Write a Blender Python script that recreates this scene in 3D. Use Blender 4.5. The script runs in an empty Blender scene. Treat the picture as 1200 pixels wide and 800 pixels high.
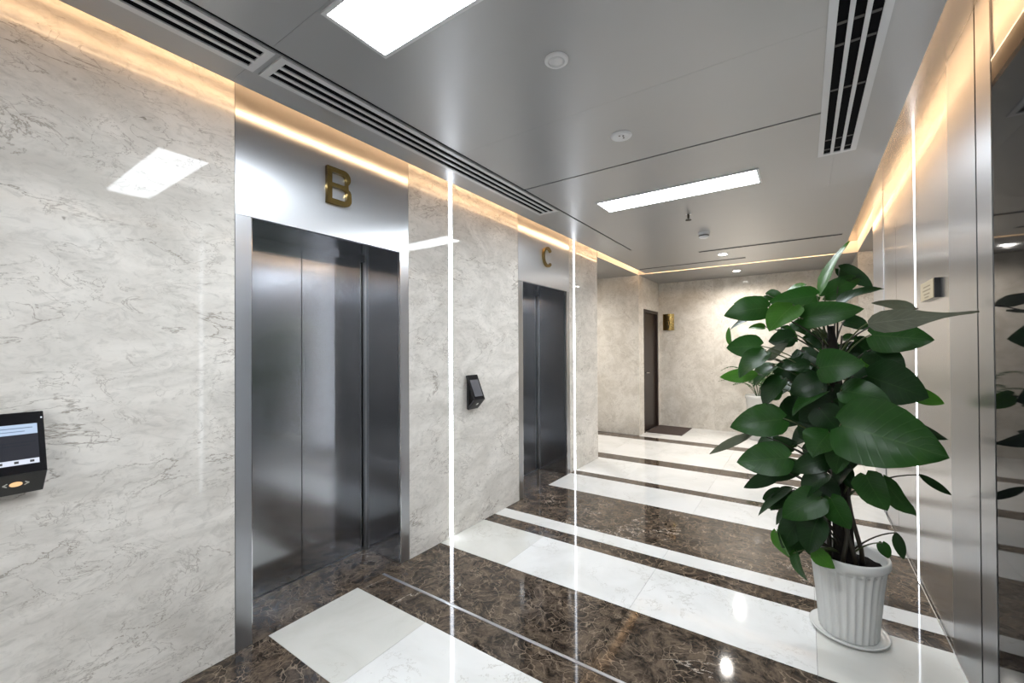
import bpy, bmesh, math, random
from mathutils import Vector, Matrix

random.seed(7)
S = bpy.context.scene
COL = S.collection
PI = math.pi

# ------------------------------------------------------------------ camera
W, H, UP = 2.834, 2.653, 2.813          # corridor width, ceiling height, cove height
cam_data = bpy.data.cameras.new('camera')
cam_data.sensor_width = 36.0
cam_data.lens = 495.81 / 1200 * 36.0
cam_data.shift_y = 5.07 / 1200
cam_data.clip_start = 0.02
cam = bpy.data.objects.new('camera', cam_data)
COL.objects.link(cam)
ya, pa, ra = math.radians(-34.588), math.radians(0.4113), math.radians(-0.3147)
F = Vector((math.sin(ya) * math.cos(pa), math.cos(ya) * math.cos(pa), math.sin(pa)))
R0 = Vector((math.cos(ya), -math.sin(ya), 0))
U0 = R0.cross(F)
R1 = R0 * math.cos(ra) + U0 * math.sin(ra)
U1 = U0 * math.cos(ra) - R0 * math.sin(ra)
cam.matrix_world = Matrix(((R1.x, U1.x, -F.x, 2.2532), (R1.y, U1.y, -F.y, 0),
                           (R1.z, U1.z, -F.z, 1.45), (0, 0, 0, 1)))
S.camera = cam

# ------------------------------------------------------------------ world, exposure, light strengths
world = bpy.data.worlds.new('world')
S.world = world
world.use_nodes = True
world.node_tree.nodes['Background'].inputs[0].default_value = (0.9, 0.95, 1, 1)
world.node_tree.nodes['Background'].inputs[1].default_value = 0.05
S.view_settings.view_transform = 'Standard'
S.view_settings.look = 'None'
S.view_settings.gamma = 1
S.view_settings.use_curve_mapping = False
S.view_settings.exposure = 0.45
PANEL, STRIP, COVE, DOWN, SPOT = 37.0, 8.5, 27.0, 110.0, 135.0
S.cycles.max_bounces = 10
S.cycles.diffuse_bounces = 5
S.cycles.glossy_bounces = 6
S.cycles.sample_clamp_indirect = 8.0
S.cycles.caustics_reflective = True

# ------------------------------------------------------------------ helpers
WL = {}                                   # world location of every object


def finish(o, parent, loc):
    COL.objects.link(o)
    WL[o.name] = Vector(loc)
    if parent is not None:
        o.parent = parent
        o.location = Vector(loc) - WL[parent.name]
    else:
        o.location = loc
    return o


def thing(name, label, cat, loc, group=None):
    o = bpy.data.objects.new(name, None)
    o.empty_display_size = 0.05
    finish(o, None, loc)
    return tag(o, label, cat, group)


def tag(o, label, cat, group=None):
    o['label'] = label
    o['category'] = cat
    if group:
        o['group'] = group
    return o


def obj(name, bm, mat, parent=None, smooth=False, label=None, kind=None, bevel=0):
    """bm holds world coordinates; the object gets its origin at the middle of its box"""
    if bevel:
        bmesh.ops.bevel(bm, geom=[e for e in bm.edges], offset=bevel, segments=1, affect='EDGES')
    bmesh.ops.recalc_face_normals(bm, faces=bm.faces)
    co = [v.co for v in bm.verts]
    lo = Vector([min(c[i] for c in co) for i in range(3)])
    hi = Vector([max(c[i] for c in co) for i in range(3)])
    mid = (lo + hi) / 2
    bmesh.ops.translate(bm, verts=bm.verts, vec=-mid)
    me = bpy.data.meshes.new(name)
    bm.to_mesh(me)
    bm.free()
    if smooth:
        me.polygons.foreach_set('use_smooth', [True] * len(me.polygons))
    for m in (mat if isinstance(mat, (list, tuple)) else [mat]):
        me.materials.append(m)
    o = bpy.data.objects.new(name, me)
    finish(o, parent, mid)
    if label:
        o['label'] = label
    if kind:
        o['kind'] = kind
    return o


def struct(name, bm, mat, **k):
    return obj(name, bm, mat, None, kind='structure', **k)


def box(bm, x0, x1, y0, y1, z0, z1):
    v = [bm.verts.new((x, y, z)) for x in (x0, x1) for y in (y0, y1) for z in (z0, z1)]
    for f in ((0, 1, 3, 2), (4, 6, 7, 5), (0, 4, 5, 1), (2, 3, 7, 6), (0, 2, 6, 4), (1, 5, 7, 3)):
        bm.faces.new([v[i] for i in f])
    return bm


def bx(*a):
    return box(bmesh.new(), *a)


def boxes(lst):
    bm = bmesh.new()
    for b in lst:
        box(bm, *b)
    return bm


def lathe(profile, cx, cy, n=32, wave=0, waves=0, bm=None, zdir=1):
    """profile: (r, z[, wave weight])"""
    bm = bm or bmesh.new()
    rings = []
    for p in profile:
        r, z = p[0], p[1]
        ww = p[2] if len(p) > 2 else 0
        if r < 1e-6:
            rings.append([bm.verts.new((cx, cy, z))])
        else:
            ring = []
            for k in range(n):
                a = 2 * PI * k / n
                rr = r - ww * wave * abs(math.sin(waves * a / 2)) ** 0.6 if waves else r
                ring.append(bm.verts.new((cx + rr * math.cos(a), cy + rr * math.sin(a), z)))
            rings.append(ring)
    for a, b in zip(rings, rings[1:]):
        for k in range(n):
            k2 = (k + 1) % n
            if len(a) == 1 and len(b) == 1:
                continue
            if len(a) == 1:
                bm.faces.new((a[0], b[k], b[k2]))
            elif len(b) == 1:
                bm.faces.new((a[k], b[0], a[k2]))
            else:
                bm.faces.new((a[k], b[k], b[k2], a[k2]))
    return bm


def tube(pts, radii, n=6, bm=None):
    bm = bm or bmesh.new()
    pts = [Vector(p) for p in pts]
    rings = []
    for i, p in enumerate(pts):
        d = (pts[min(i + 1, len(pts) - 1)] - pts[max(i - 1, 0)]).normalized()
        s = d.cross(Vector((0.3, 0.2, 1)) if abs(d.z) < 0.9 else Vector((1, 0.2, 0))).normalized()
        t = d.cross(s)
        r = radii[i] if isinstance(radii, (list, tuple)) else radii
        rings.append([bm.verts.new(p + (s * math.cos(2 * PI * k / n) + t * math.sin(2 * PI * k / n)) * r) for k in range(n)])
    for a, b in zip(rings, rings[1:]):
        for k in range(n):
            bm.faces.new((a[k], a[(k + 1) % n], b[(k + 1) % n], b[k]))
    bm.faces.new(rings[0][::-1])
    bm.faces.new(rings[-1])
    return bm


def bez(a, b, c, n=7):
    return [a * (1 - t) ** 2 + b * 2 * t * (1 - t) + c * t * t for t in [i / (n - 1) for i in range(n)]]


def outline(pts, xa, xb, holes=()):
    """a flat outline (y, z) with holes, given thickness from x = xa to xb: letters and figures"""
    cu = bpy.data.curves.new('outline', 'CURVE')
    cu.dimensions = '2D'
    cu.fill_mode = 'BOTH'
    cu.extrude = abs(xb - xa) / 2
    for loop in [pts] + list(holes):
        sp = cu.splines.new('POLY')
        sp.points.add(len(loop) - 1)
        sp.use_cyclic_u = True
        for q, (u, v) in zip(sp.points, loop):
            q.co = (u, v, 0, 1)
    tmp = bpy.data.objects.new('outline', cu)
    me = bpy.data.meshes.new_from_object(tmp)
    bm = bmesh.new()
    bm.from_mesh(me)
    bpy.data.objects.remove(tmp)
    bpy.data.curves.remove(cu)
    bpy.data.meshes.remove(me)
    for v in bm.verts:
        u, w, d = v.co
        v.co = ((xa + xb) / 2 + d, u, w)
    return bm


def arc(cy, cz, ry, rz, a0, a1, n=14):
    return [(cy + ry * math.cos(math.radians(a0 + (a1 - a0) * i / n)),
             cz + rz * math.sin(math.radians(a0 + (a1 - a0) * i / n))) for i in range(n + 1)]


# ------------------------------------------------------------------ materials
def mat(name, color, rough=0.5, metal=0.0, spec=0.5, emit=None, strength=0):
    m = bpy.data.materials.new(name)
    m.use_nodes = True
    b = m.node_tree.nodes['Principled BSDF']
    b.inputs['Base Color'].default_value = (*color, 1)
    b.inputs['Roughness'].default_value = rough
    b.inputs['Metallic'].default_value = metal
    b.inputs['Specular IOR Level'].default_value = spec
    if emit:
        b.inputs['Emission Color'].default_value = (*emit, 1)
        b.inputs['Emission Strength'].default_value = strength
    return m


class N:
    """short hand for building node trees"""

    def __init__(s, m):
        s.t = m.node_tree
        s.b = s.t.nodes['Principled BSDF']

    def n(s, kind, **k):
        nd = s.t.nodes.new(kind)
        for a, v in k.items():
            if hasattr(nd, a):
                setattr(nd, a, v)
            else:
                s.put(nd.inputs[a.replace('_', ' ')], v)
        return nd

    def put(s, sock, v):
        if hasattr(v, 'is_output'):
            s.t.links.new(v, sock)
        else:
            sock.default_value = v

    def math(s, op, a, b=0.0, clamp=False):
        nd = s.t.nodes.new('ShaderNodeMath')
        nd.operation = op
        nd.use_clamp = clamp
        s.put(nd.inputs[0], a)
        s.put(nd.inputs[1], b)
        return nd.outputs[0]

    def mix(s, f, a, b):
        nd = s.t.nodes.new('ShaderNodeMix')
        nd.data_type = 'RGBA'
        s.put(nd.inputs[0], f)
        s.put(nd.inputs[6], (*a, 1) if isinstance(a, tuple) else a)
        s.put(nd.inputs[7], (*b, 1) if isinstance(b, tuple) else b)
        return nd.outputs[2]

    def ramp(s, f, lo, hi):
        nd = s.t.nodes.new('ShaderNodeMapRange')
        s.put(nd.inputs[0], f)
        s.put(nd.inputs[1], lo)
        s.put(nd.inputs[2], hi)
        nd.interpolation_type = 'SMOOTHSTEP'
        return nd.outputs[0]

    def coords(s, scale=(1, 1, 1), rot=(0, 0, 0), rnd=30.0):
        tc = s.t.nodes.new('ShaderNodeTexCoord')
        oi = s.t.nodes.new('ShaderNodeObjectInfo')
        ad = s.t.nodes.new('ShaderNodeVectorMath')
        ad.operation = 'ADD'
        s.t.links.new(tc.outputs['Object'], ad.inputs[0])
        sc = s.t.nodes.new('ShaderNodeVectorMath')
        sc.operation = 'SCALE'
        sc.inputs[0].default_value = (rnd, rnd * 0.7, rnd * 1.3)
        s.t.links.new(oi.outputs['Random'], sc.inputs['Scale'])
        s.t.links.new(sc.outputs[0], ad.inputs[1])
        mp = s.t.nodes.new('ShaderNodeMapping')
        mp.inputs['Rotation'].default_value = rot
        mp.inputs['Scale'].default_value = scale
        s.t.links.new(ad.outputs[0], mp.inputs[0])
        return mp.outputs[0]

    def noise(s, vec, scale, detail=4.0, rough=0.55, dist=0.0):
        nd = s.t.nodes.new('ShaderNodeTexNoise')
        s.put(nd.inputs['Vector'], vec)
        nd.inputs['Scale'].default_value = scale
        nd.inputs['Detail'].default_value = detail
        nd.inputs['Roughness'].default_value = rough
        nd.inputs['Distortion'].default_value = dist
        return nd.outputs['Fac']

    def ridge(s, f, width):
        """thin line where the noise crosses its middle"""
        return s.math('SUBTRACT', 1.0, s.ramp(s.math('ABSOLUTE', s.math('SUBTRACT', f, 0.5)), 0.0, width))

    def bump(s, h, strength, dist=0.002):
        nd = s.t.nodes.new('ShaderNodeBump')
        nd.inputs['Strength'].default_value = strength
        nd.inputs['Distance'].default_value = dist
        s.put(nd.inputs['Height'], h)
        s.put(s.b.inputs['Normal'], nd.outputs[0])


def marble_cream(name, a, b, vein, rough=0.03, rot=(0.5, 0, 0)):
    m = mat(name, a, rough, 0.0, 0.13)
    n = N(m)
    v = n.coords((1.6, 0.8, 1.5), rot)
    cloud = n.noise(v, 2.2, 6, 0.65, 1.2)
    c = n.mix(n.ramp(cloud, 0.32, 0.72), a, b)
    fine = n.noise(v, 16, 5, 0.7, 1.5)
    c = n.mix(n.math('MULTIPLY', n.ramp(fine, 0.46, 0.74), 0.50), c, tuple(x * 0.72 for x in b))
    mask = n.ramp(n.noise(v, 2.6, 3), 0.42, 0.60)
    r1 = n.math('MULTIPLY', n.ridge(n.noise(v, 1.5, 9, 0.62, 0.8), 0.0075), mask)
    r2 = n.math('MULTIPLY', n.ridge(n.noise(v, 6.5, 6, 0.6, 1.2), 0.012), n.ramp(n.noise(v, 3.7, 2), 0.44, 0.60))
    vv = n.math('MAXIMUM', n.math('MULTIPLY', r1, 0.70), n.math('MULTIPLY', r2, 0.55))
    c = n.mix(vv, c, vein)
    spots = n.ramp(n.noise(v, 21, 2, 0.5, 0.6), 0.73, 0.79)
    c = n.mix(n.math('MULTIPLY', spots, n.math('MULTIPLY', mask, 0.7)), c, tuple(x * 0.75 for x in vein))
    n.put(n.b.inputs['Base Color'], c)
    return m


def marble_white(name, a, b, vein, rough=0.06):
    m = mat(name, a, rough, 0.0, 0.38)
    n = N(m)
    v = n.coords((1, 1, 1), (0, 0, 0.6))
    c = n.mix(n.ramp(n.noise(v, 2.0, 5, 0.6, 0.8), 0.35, 0.7), a, b)
    r1 = n.math('MULTIPLY', n.ridge(n.noise(v, 3.4, 9, 0.66, 0.4), 0.008), n.ramp(n.noise(v, 2.0, 2), 0.46, 0.62))
    c = n.mix(n.math('MULTIPLY', r1, 0.85), c, vein)
    n.put(n.b.inputs['Base Color'], c)
    return m


def marble_dark(name, rough=0.05):
    m = mat(name, (0.03, 0.02, 0.015), rough, 0.0, 0.38)
    n = N(m)
    v = n.coords((1, 1, 1), (0, 0, 0.3))
    warp = n.n('ShaderNodeTexNoise')
    n.put(warp.inputs['Vector'], v)
    warp.inputs['Scale'].default_value = 4.5
    warp.inputs['Detail'].default_value = 4
    ad = n.n('ShaderNodeVectorMath')
    ad.operation = 'MULTIPLY_ADD'
    n.put(ad.inputs[0], warp.outputs['Color'])
    ad.inputs[1].default_value = (0.30, 0.30, 0.30)
    n.put(ad.inputs[2], v)
    w = ad.outputs[0]
    c = n.mix(n.ramp(n.noise(w, 11.0, 9, 0.78), 0.40, 0.64), (0.018, 0.013, 0.010), (0.115, 0.086, 0.062))
    vo = n.n('ShaderNodeTexVoronoi')
    vo.feature = 'DISTANCE_TO_EDGE'
    n.put(vo.inputs['Vector'], w)
    vo.inputs['Scale'].default_value = 15.0
    web = n.math('SUBTRACT', 1.0, n.ramp(vo.outputs['Distance'], 0.0, 0.045))
    web = n.math('MULTIPLY', web, n.ramp(n.noise(v, 5.0, 3), 0.34, 0.55))
    c = n.mix(n.math('MULTIPLY', web, 0.72), c, (0.27, 0.21, 0.155))
    r2 = n.math('MULTIPLY', n.ridge(n.noise(w, 10.0, 7, 0.7, 1.0), 0.022), n.ramp(n.noise(v, 4.0, 2), 0.45, 0.6))
    c = n.mix(n.math('MULTIPLY', r2, 0.5), c, (0.24, 0.185, 0.135))
    r1 = n.math('MULTIPLY', n.ridge(n.noise(v, 1.2, 8, 0.62, 0.6), 0.0035), n.ramp(n.noise(v, 1.3, 2), 0.54, 0.62))
    c = n.mix(n.math('MULTIPLY', r1, 0.75), c, (0.62, 0.55, 0.48))
    n.put(n.b.inputs['Base Color'], c)
    return m


def brushed(name, color, rough, scale=(420, 420, 3), strength=0.006, aniso=0.0):
    m = mat(name, color, rough, 1.0)
    n = N(m)
    v = n.coords(scale)
    g = n.noise(v, 1.0, 3, 0.6)
    n.bump(g, strength, 0.0006)
    n.put(n.b.inputs['Roughness'], n.math('ADD', rough - 0.03, n.math('MULTIPLY', g, 0.06)))
    tg = n.n('ShaderNodeTangent')
    tg.direction_type = 'RADIAL'
    tg.axis = 'Z'
    n.put(n.b.inputs['Tangent'], tg.outputs[0])
    n.b.inputs['Anisotropic'].default_value = aniso
    return m


def emitter(name, color, strength):
    m = mat(name, (0.8, 0.8, 0.8), 0.4, emit=color, strength=strength)
    return m


M = {
    'cream': marble_cream('cream_marble', (0.72, 0.69, 0.645), (0.53, 0.505, 0.465), (0.19, 0.16, 0.13)),
    'cream_far': marble_cream('cream_marble_warm', (0.68, 0.65, 0.60), (0.52, 0.485, 0.43), (0.30, 0.26, 0.22), 0.08),
    'white': marble_white('white_marble', (0.70, 0.70, 0.69), (0.62, 0.62, 0.605), (0.42, 0.40, 0.37)),
    'white_border': marble_white('ivory_marble', (0.60, 0.595, 0.56), (0.53, 0.525, 0.485), (0.40, 0.37, 0.32)),
    'dark': marble_dark('brown_marble'),
    'steel': brushed('brushed_steel', (0.56, 0.575, 0.60), 0.31, aniso=0.85),
    'door_steel': brushed('door_steel', (0.42, 0.435, 0.465), 0.17, aniso=0.75),
    'wall_steel': brushed('wall_steel', (0.56, 0.56, 0.57), 0.25, aniso=0.75),
    'edge': mat('bright_edge', (0.85, 0.86, 0.88), 0.12, 1.0),
    'ceiling': mat('grey_metal_ceiling', (0.42, 0.425, 0.43), 0.33, 0.40),
    'soffit': mat('grey_soffit', (0.30, 0.30, 0.30), 0.4, 0.3),
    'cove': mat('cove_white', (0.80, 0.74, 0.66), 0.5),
    'vent': mat('vent_grey', (0.62, 0.63, 0.64), 0.4, 0.1),
    'black': mat('gap_shade_black', (0.004, 0.004, 0.005), 0.8, 0.0, 0.05),  # matte black that paints in the deep shade of gaps, grooves and slots
    'jamb_steel': brushed('jamb_steel', (0.44, 0.455, 0.48), 0.30, aniso=0.6),
    'cove_slab': mat('cove_slab_metal', (0.34, 0.31, 0.285), 0.26, 0.75),
    'joint': mat('joint_grout', (0.12, 0.11, 0.10), 0.7),
    'concrete': mat('plain_backing', (0.35, 0.34, 0.33), 0.8),
    'plastic': mat('white_plastic', (0.68, 0.69, 0.70), 0.4),
    'chrome': mat('chrome', (0.8, 0.8, 0.82), 0.08, 1.0),
    'brass': mat('brass', (0.36, 0.25, 0.09), 0.2, 1.0),
    'brass_pale': mat('pale_brass', (0.52, 0.46, 0.33), 0.38, 0.6),
    'plate_line': mat('plate_lettering', (0.24, 0.20, 0.13), 0.5),
    'gloss_black': mat('black_gloss', (0.006, 0.006, 0.008), 0.12),
    'satin_black': mat('satin_black', (0.014, 0.014, 0.016), 0.32),
    'glass_black': mat('black_glass', (0.006, 0.006, 0.007), 0.04, 0.0, 0.12),
    'wood': mat('dark_wood', (0.016, 0.010, 0.008), 0.35),
    'mat': mat('door_mat', (0.055, 0.038, 0.032), 0.9),
    'ceramic': mat('white_ceramic', (0.60, 0.60, 0.58), 0.2),
    'soil': mat('dark_soil', (0.007, 0.005, 0.004), 0.9, 0.0, 0.1),
    'pole': mat('coir_pole', (0.014, 0.010, 0.008), 0.95),
    'stem': mat('green_stem', (0.055, 0.075, 0.022), 0.4),
    'stem_dark': mat('brown_stem', (0.030, 0.024, 0.014), 0.5),
    'panel_light': emitter('light_diffuser', (0.90, 0.955, 1.0), PANEL),
    'strip_light': emitter('strip_diffuser', (0.87, 0.92, 1.0), STRIP),
    'cove_light': emitter('warm_cove_light', (1.0, 0.66, 0.37), COVE),
    'down_light': emitter('downlight_lens', (1.0, 0.97, 0.92), DOWN),
    'screen_dark': mat('screen_dark', (0.02, 0.02, 0.025), 0.1, emit=(0.05, 0.055, 0.07), strength=0.2),
    'screen_line': mat('screen_line', (0.02, 0.02, 0.025), 0.1, emit=(0.03, 0.04, 0.06), strength=0.2),
    'screen_blue': mat('screen_blue', (0.1, 0.1, 0.1), 0.1, emit=(0.50, 0.66, 0.90), strength=0.62),
    'screen_text': mat('screen_text', (0.05, 0.05, 0.06), 0.1, emit=(0.2, 0.28, 0.42), strength=0.5),
    'screen_white': mat('screen_white', (0.1, 0.1, 0.1), 0.1, emit=(0.8, 0.86, 1.0), strength=0.62),
    'screen_sheen': mat('screen_grey_sheen', (0.11, 0.11, 0.125), 0.2),  # grey reflection on the glass, put into the colour
    'lamp_orange': mat('orange_lamp', (0.3, 0.15, 0.05), 0.3, emit=(1.0, 0.62, 0.32), strength=0.7),
    'mark_white': mat('white_mark', (0.75, 0.75, 0.72), 0.4),
    'engrave': mat('engraved_dark', (0.03, 0.022, 0.012), 0.5),
}
# pile and weave of the mat, crumbs of the soil, fibres of the pole, grain of the door
for k, sc, st in (('mat', 350, 0.8), ('soil', 90, 1.0), ('pole', 140, 1.0)):
    n = N(M[k])
    n.bump(n.noise(n.coords(), sc, 3), st, 0.004)
n = N(M['wood'])
n.put(n.b.inputs['Base Color'], n.mix(n.noise(n.coords((25, 25, 1.2)), 2.0, 4), (0.010, 0.006, 0.005), (0.030, 0.018, 0.013)))
n = N(M['ceiling'])
n.bump(n.noise(n.coords(), 220, 2), 0.03, 0.0005)


def leaf_mat(name, top, rib, under, rough=0.35):
    m = mat(name, top, rough, 0.0, 0.25)
    n = N(m)
    uv = n.n('ShaderNodeUVMap')
    sp = n.n('ShaderNodeSeparateXYZ')
    n.put(sp.inputs[0], uv.outputs[0])
    u, v = sp.outputs[0], sp.outputs[1]
    av = n.math('ABSOLUTE', n.math('SUBTRACT', v, 0.5))
    mid = n.math('SUBTRACT', 1.0, n.ramp(av, 0.006, 0.022))
    side = n.math('SINE', n.math('MULTIPLY', n.math('SUBTRACT', u, n.math('MULTIPLY', av, 0.5)), 62.0))
    side = n.math('MULTIPLY', n.ramp(side, 0.75, 1.0), 0.22)
    mott = n.noise(n.coords(), 14, 3)
    c = n.mix(n.math('MULTIPLY', n.ramp(mott, 0.35, 0.75), 0.6), top, tuple(x * 1.5 for x in top))
    c = n.mix(n.math('MAXIMUM', n.math('MULTIPLY', mid, 0.7), side), c, rib)
    geo = n.n('ShaderNodeNewGeometry')
    c = n.mix(n.math('MULTIPLY', geo.outputs['Backfacing'], 0.75), c, under)
    n.put(n.b.inputs['Base Color'], c)
    n.bump(n.math('ADD', side, n.math('MULTIPLY', n.noise(n.coords(), 30, 2), 0.3)), 0.35, 0.004)
    tr = n.n('ShaderNodeBsdfTranslucent')
    n.put(tr.inputs['Color'], n.mix(0.5, c, tuple(min(1, x * 4) for x in top)))
    mx = n.n('ShaderNodeMixShader')
    mx.inputs[0].default_value = 0.22
    out = n.t.nodes['Material Output']
    n.t.links.new(n.b.outputs[0], mx.inputs[1])
    n.t.links.new(tr.outputs[0], mx.inputs[2])
    n.t.links.new(mx.outputs[0], out.inputs[0])
    return m


LEAF = {
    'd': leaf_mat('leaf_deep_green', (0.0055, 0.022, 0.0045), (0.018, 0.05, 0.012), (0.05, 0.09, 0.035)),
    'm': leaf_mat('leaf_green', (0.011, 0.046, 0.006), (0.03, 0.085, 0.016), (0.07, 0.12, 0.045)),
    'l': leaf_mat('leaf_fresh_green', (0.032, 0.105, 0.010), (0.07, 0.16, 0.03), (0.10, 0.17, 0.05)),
    't': leaf_mat('leaf_curled_grey', (0.070, 0.075, 0.052), (0.15, 0.15, 0.12), (0.14, 0.15, 0.11), 0.45),
    'u': leaf_mat('leaf_grey_green', (0.075, 0.085, 0.058), (0.13, 0.14, 0.10), (0.14, 0.15, 0.11), 0.4),
}

# ------------------------------------------------------------------ large structure
YB, YE = -2.3, 6.976                     # wall behind the camera, far edge of the cross corridor
floor = struct('floor', bx(-3.0, 6.0, YB, 8.3, -0.12, -0.022), M['joint'])
# stripes of stone across the corridor: (from, to, dark?)
STRIPES = [(-2.3, -1.25, 1), (-1.25, -0.55, 0), (-0.55, 0.15, 1), (0.15, 0.45, 0), (0.45, 1.072, 1),
           (1.072, 1.594, 0), (1.594, 1.775, 1), (1.795, 2.3105, 1), (2.3105, 2.836, 0), (2.836, 2.987, 1),
           (2.987, 3.149, 0), (3.149, 3.937, 1), (3.937, 4.451, 0), (4.451, 4.593, 1), (4.593, 5.3135, 0),
           (5.3135, 5.566, 1), (5.566, 6.700, 0), (6.700, 6.948, 1), (6.948, 8.17, 0)]
G = 0.0008
for a, b, dk in STRIPES:
    xs = [0.0, 0.585, 1.44, 2.292, W]
    if b > 5.25:
        xs = ([-2.9, -1.9, -0.9] if b < 7 else []) + xs + ([3.7, 4.7, 5.7] if b < 7 else [])
    for x0, x1 in zip(xs, xs[1:]):
        border = (x0 == 0.0 or x1 == W)
        m = M['dark'] if dk else (M['white_border'] if border and b < 3.0 else M['white'])
        y0, y1 = a + G, b - G
        if x1 <= 0 or x0 >= W:
            y0, y1 = max(y0, 5.245), min(y1, 6.975)
            if y1 <= y0:
                continue
        obj('tile', bx(x0 + G, x1 - G, y0, y1, -0.022, 0), m, floor)
for a, b in ((0.993, 1.935), (3.45, 4.38)):
    obj('tile', bx(-0.388, -G, a, b, -0.022, 0), M['dark'], floor)
struct('trim_1', bx(0.0, W, 1.776, 1.794, -0.022, 0.0012), M['steel'])

# ceiling: the slab over the coves, the hung grey panels, the soffits round them
ceiling = struct('ceiling', bx(-3.0, 6.0, YB, 8.3, UP, UP + 0.1), M['cove_slab'])
PX0, PX1, PY1 = 0.160, W - 0.160, YE - 0.135
T = 0.028
cuts = [YB + .02, -0.84, 0.84, 1.97, 2.684, 3.95, 5.115]
for a, b in zip(cuts, cuts[1:]):                       # narrow row over the lifts
    obj('panel', bx(PX0, 0.508, a + .0004, b - .0004, H, H + T), M['ceiling'], ceiling)
cuts = [YB + .02, -0.84, 0.84, 1.97]
for a, b in zip(cuts, cuts[1:]):
    obj('panel', bx(0.526, PX1, a + .0004, b - .0004, H, H + T), M['ceiling'], ceiling)
obj('panel', bx(0.526, 2.4192, 1.9704, 2.682, H, H + T), M['ceiling'], ceiling)
obj('panel', bx(0.526, 2.4192, 2.697, 3.9496, H, H + T), M['ceiling'], ceiling)
obj('panel', bx(2.42, PX1, 1.9704, 3.9496, H, H + T), M['ceiling'], ceiling)
obj('panel', bx(0.526, PX1, 3.9504, 5.115, H, H + T), M['ceiling'], ceiling)
obj('panel', bx(PX0, PX1, 5.116, PY1, H, H + T), M['ceiling'], ceiling)
obj('backing', bx(0.5082, 0.5258, YB + .02, 5.114, H + .006, H + .01), M['black'], ceiling)  # black sheet painting the shadow line of the groove
obj('backing', bx(0.527, 2.40, 2.6825, 2.6965, H + .005, H + .009), M['black'], ceiling)  # black sheet close behind the seam, painted shade
SZ = 2.666
obj('soffit', bx(-2.9, 0.0, 5.262, YE, SZ, UP), M['soffit'], ceiling)
obj('soffit', bx(W, 5.7, 5.50, YE, SZ, UP), M['soffit'], ceiling)
obj('soffit', bx(-0.0, W, YE, 8.17, SZ, UP), M['soffit'], ceiling)
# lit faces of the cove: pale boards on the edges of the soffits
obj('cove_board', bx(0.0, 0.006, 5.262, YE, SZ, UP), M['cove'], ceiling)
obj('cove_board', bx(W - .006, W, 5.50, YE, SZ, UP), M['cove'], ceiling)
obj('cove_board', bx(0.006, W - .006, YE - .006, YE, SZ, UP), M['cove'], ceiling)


def panels(parent, m, axis, pos, depth, ranges, zs, name='panel'):
    """stone or steel sheets on a wall: pos = face plane, depth = signed thickness behind it"""
    for a, b in ranges:
        for z0, z1 in zip(zs, zs[1:]):
            g = 0.0012 if axis == 'x' and pos > 1 else 0.0005
            if axis == 'x':
                c = (min(pos, pos + depth), max(pos, pos + depth), a + g, b - g, z0 + g, z1 - g)
            else:
                c = (a + g, b - g, min(pos, pos + depth), max(pos, pos + depth), z0 + g, z1 - g)
            obj(name, bx(*c), m, parent)


ZS = [0.0, UP]
wall_left = struct('wall_left', boxes([(-.6, -.025, YB, .915, 0, UP), (-.6, -.025, 2.012, 3.374, 0, UP),
                                       (-.6, -.025, 4.455, 5.24, 0, UP)]), M['joint'])
panels(wall_left, M['cream'], 'x', 0, -.025, [(YB, -.9), (-.9, .9185), (2.009, 2.411), (2.455, 3.3775), (4.4525, 4.557), (4.603, 5.262)], ZS)
panels(wall_left, M['cream'], 'y', 5.262, -.022, [(-2.9, -.026)], ZS)
# the block beyond the cross corridor, with the dark door in its side
wall_corner = struct('wall_far_left', boxes([(-2.9, -.025, YE + .025, 7.20, 0, UP), (-2.9, -.025, 8.14, 8.3, 0, UP),
                                             (-2.9, -.025, 7.20, 8.14, 2.15, UP)]), M['joint'])
panels(wall_corner, M['cream_far'], 'y', YE, .025, [(-2.9, -1.6), (-1.6, 0.0)], [0.0, SZ])
panels(wall_corner, M['cream_far'], 'x', 0, -.024, [(YE + .026, 7.245)], [0.0, SZ])
panels(wall_corner, M['cream_far'], 'x', 0, -.024, [(7.245, 8.17)], [2.125, SZ])
panels(wall_corner, M['cream_far'], 'x', 0, -.024, [(8.10, 8.17)], [0, 2.125])
door = struct('door_1', boxes([(-.10, .004, 7.247, 7.30, 0, 2.122), (-.10, .004, 8.05, 8.098, 0, 2.122),
                               (-.10, .004, 7.30, 8.05, 2.07, 2.122)]), M['wood'])
obj('leaf', bx(-.075, -.035, 7.302, 8.048, .006, 2.068), M['wood'], door)
obj('handle', tube([(-.035, 7.40, 1.02), (.012, 7.40, 1.02), (.012, 7.52, 1.02)], .009, 8), M['chrome'], door, smooth=True, label='chrome lever handle')
wall_end = struct('wall_end', bx(-.2, 3.1, 8.195, 8.3, 0, UP), M['joint'])
panels(wall_end, M['cream_far'], 'y', 8.17, .025, [(0.0, .95), (.95, 1.9), (1.9, W)], [0.0, SZ])
wall_right_far = struct('wall_far_right', boxes([(W + .025, 5.7, YE + .025, 8.3, 0, UP)]), M['joint'])
panels(wall_right_far, M['cream_far'], 'y', YE, .025, [(W, 4.2), (4.2, 5.7)], [0.0, SZ])
panels(wall_right_far, M['cream_far'], 'x', W, .024, [(YE + .026, 8.17)], [0.0, SZ])
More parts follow.
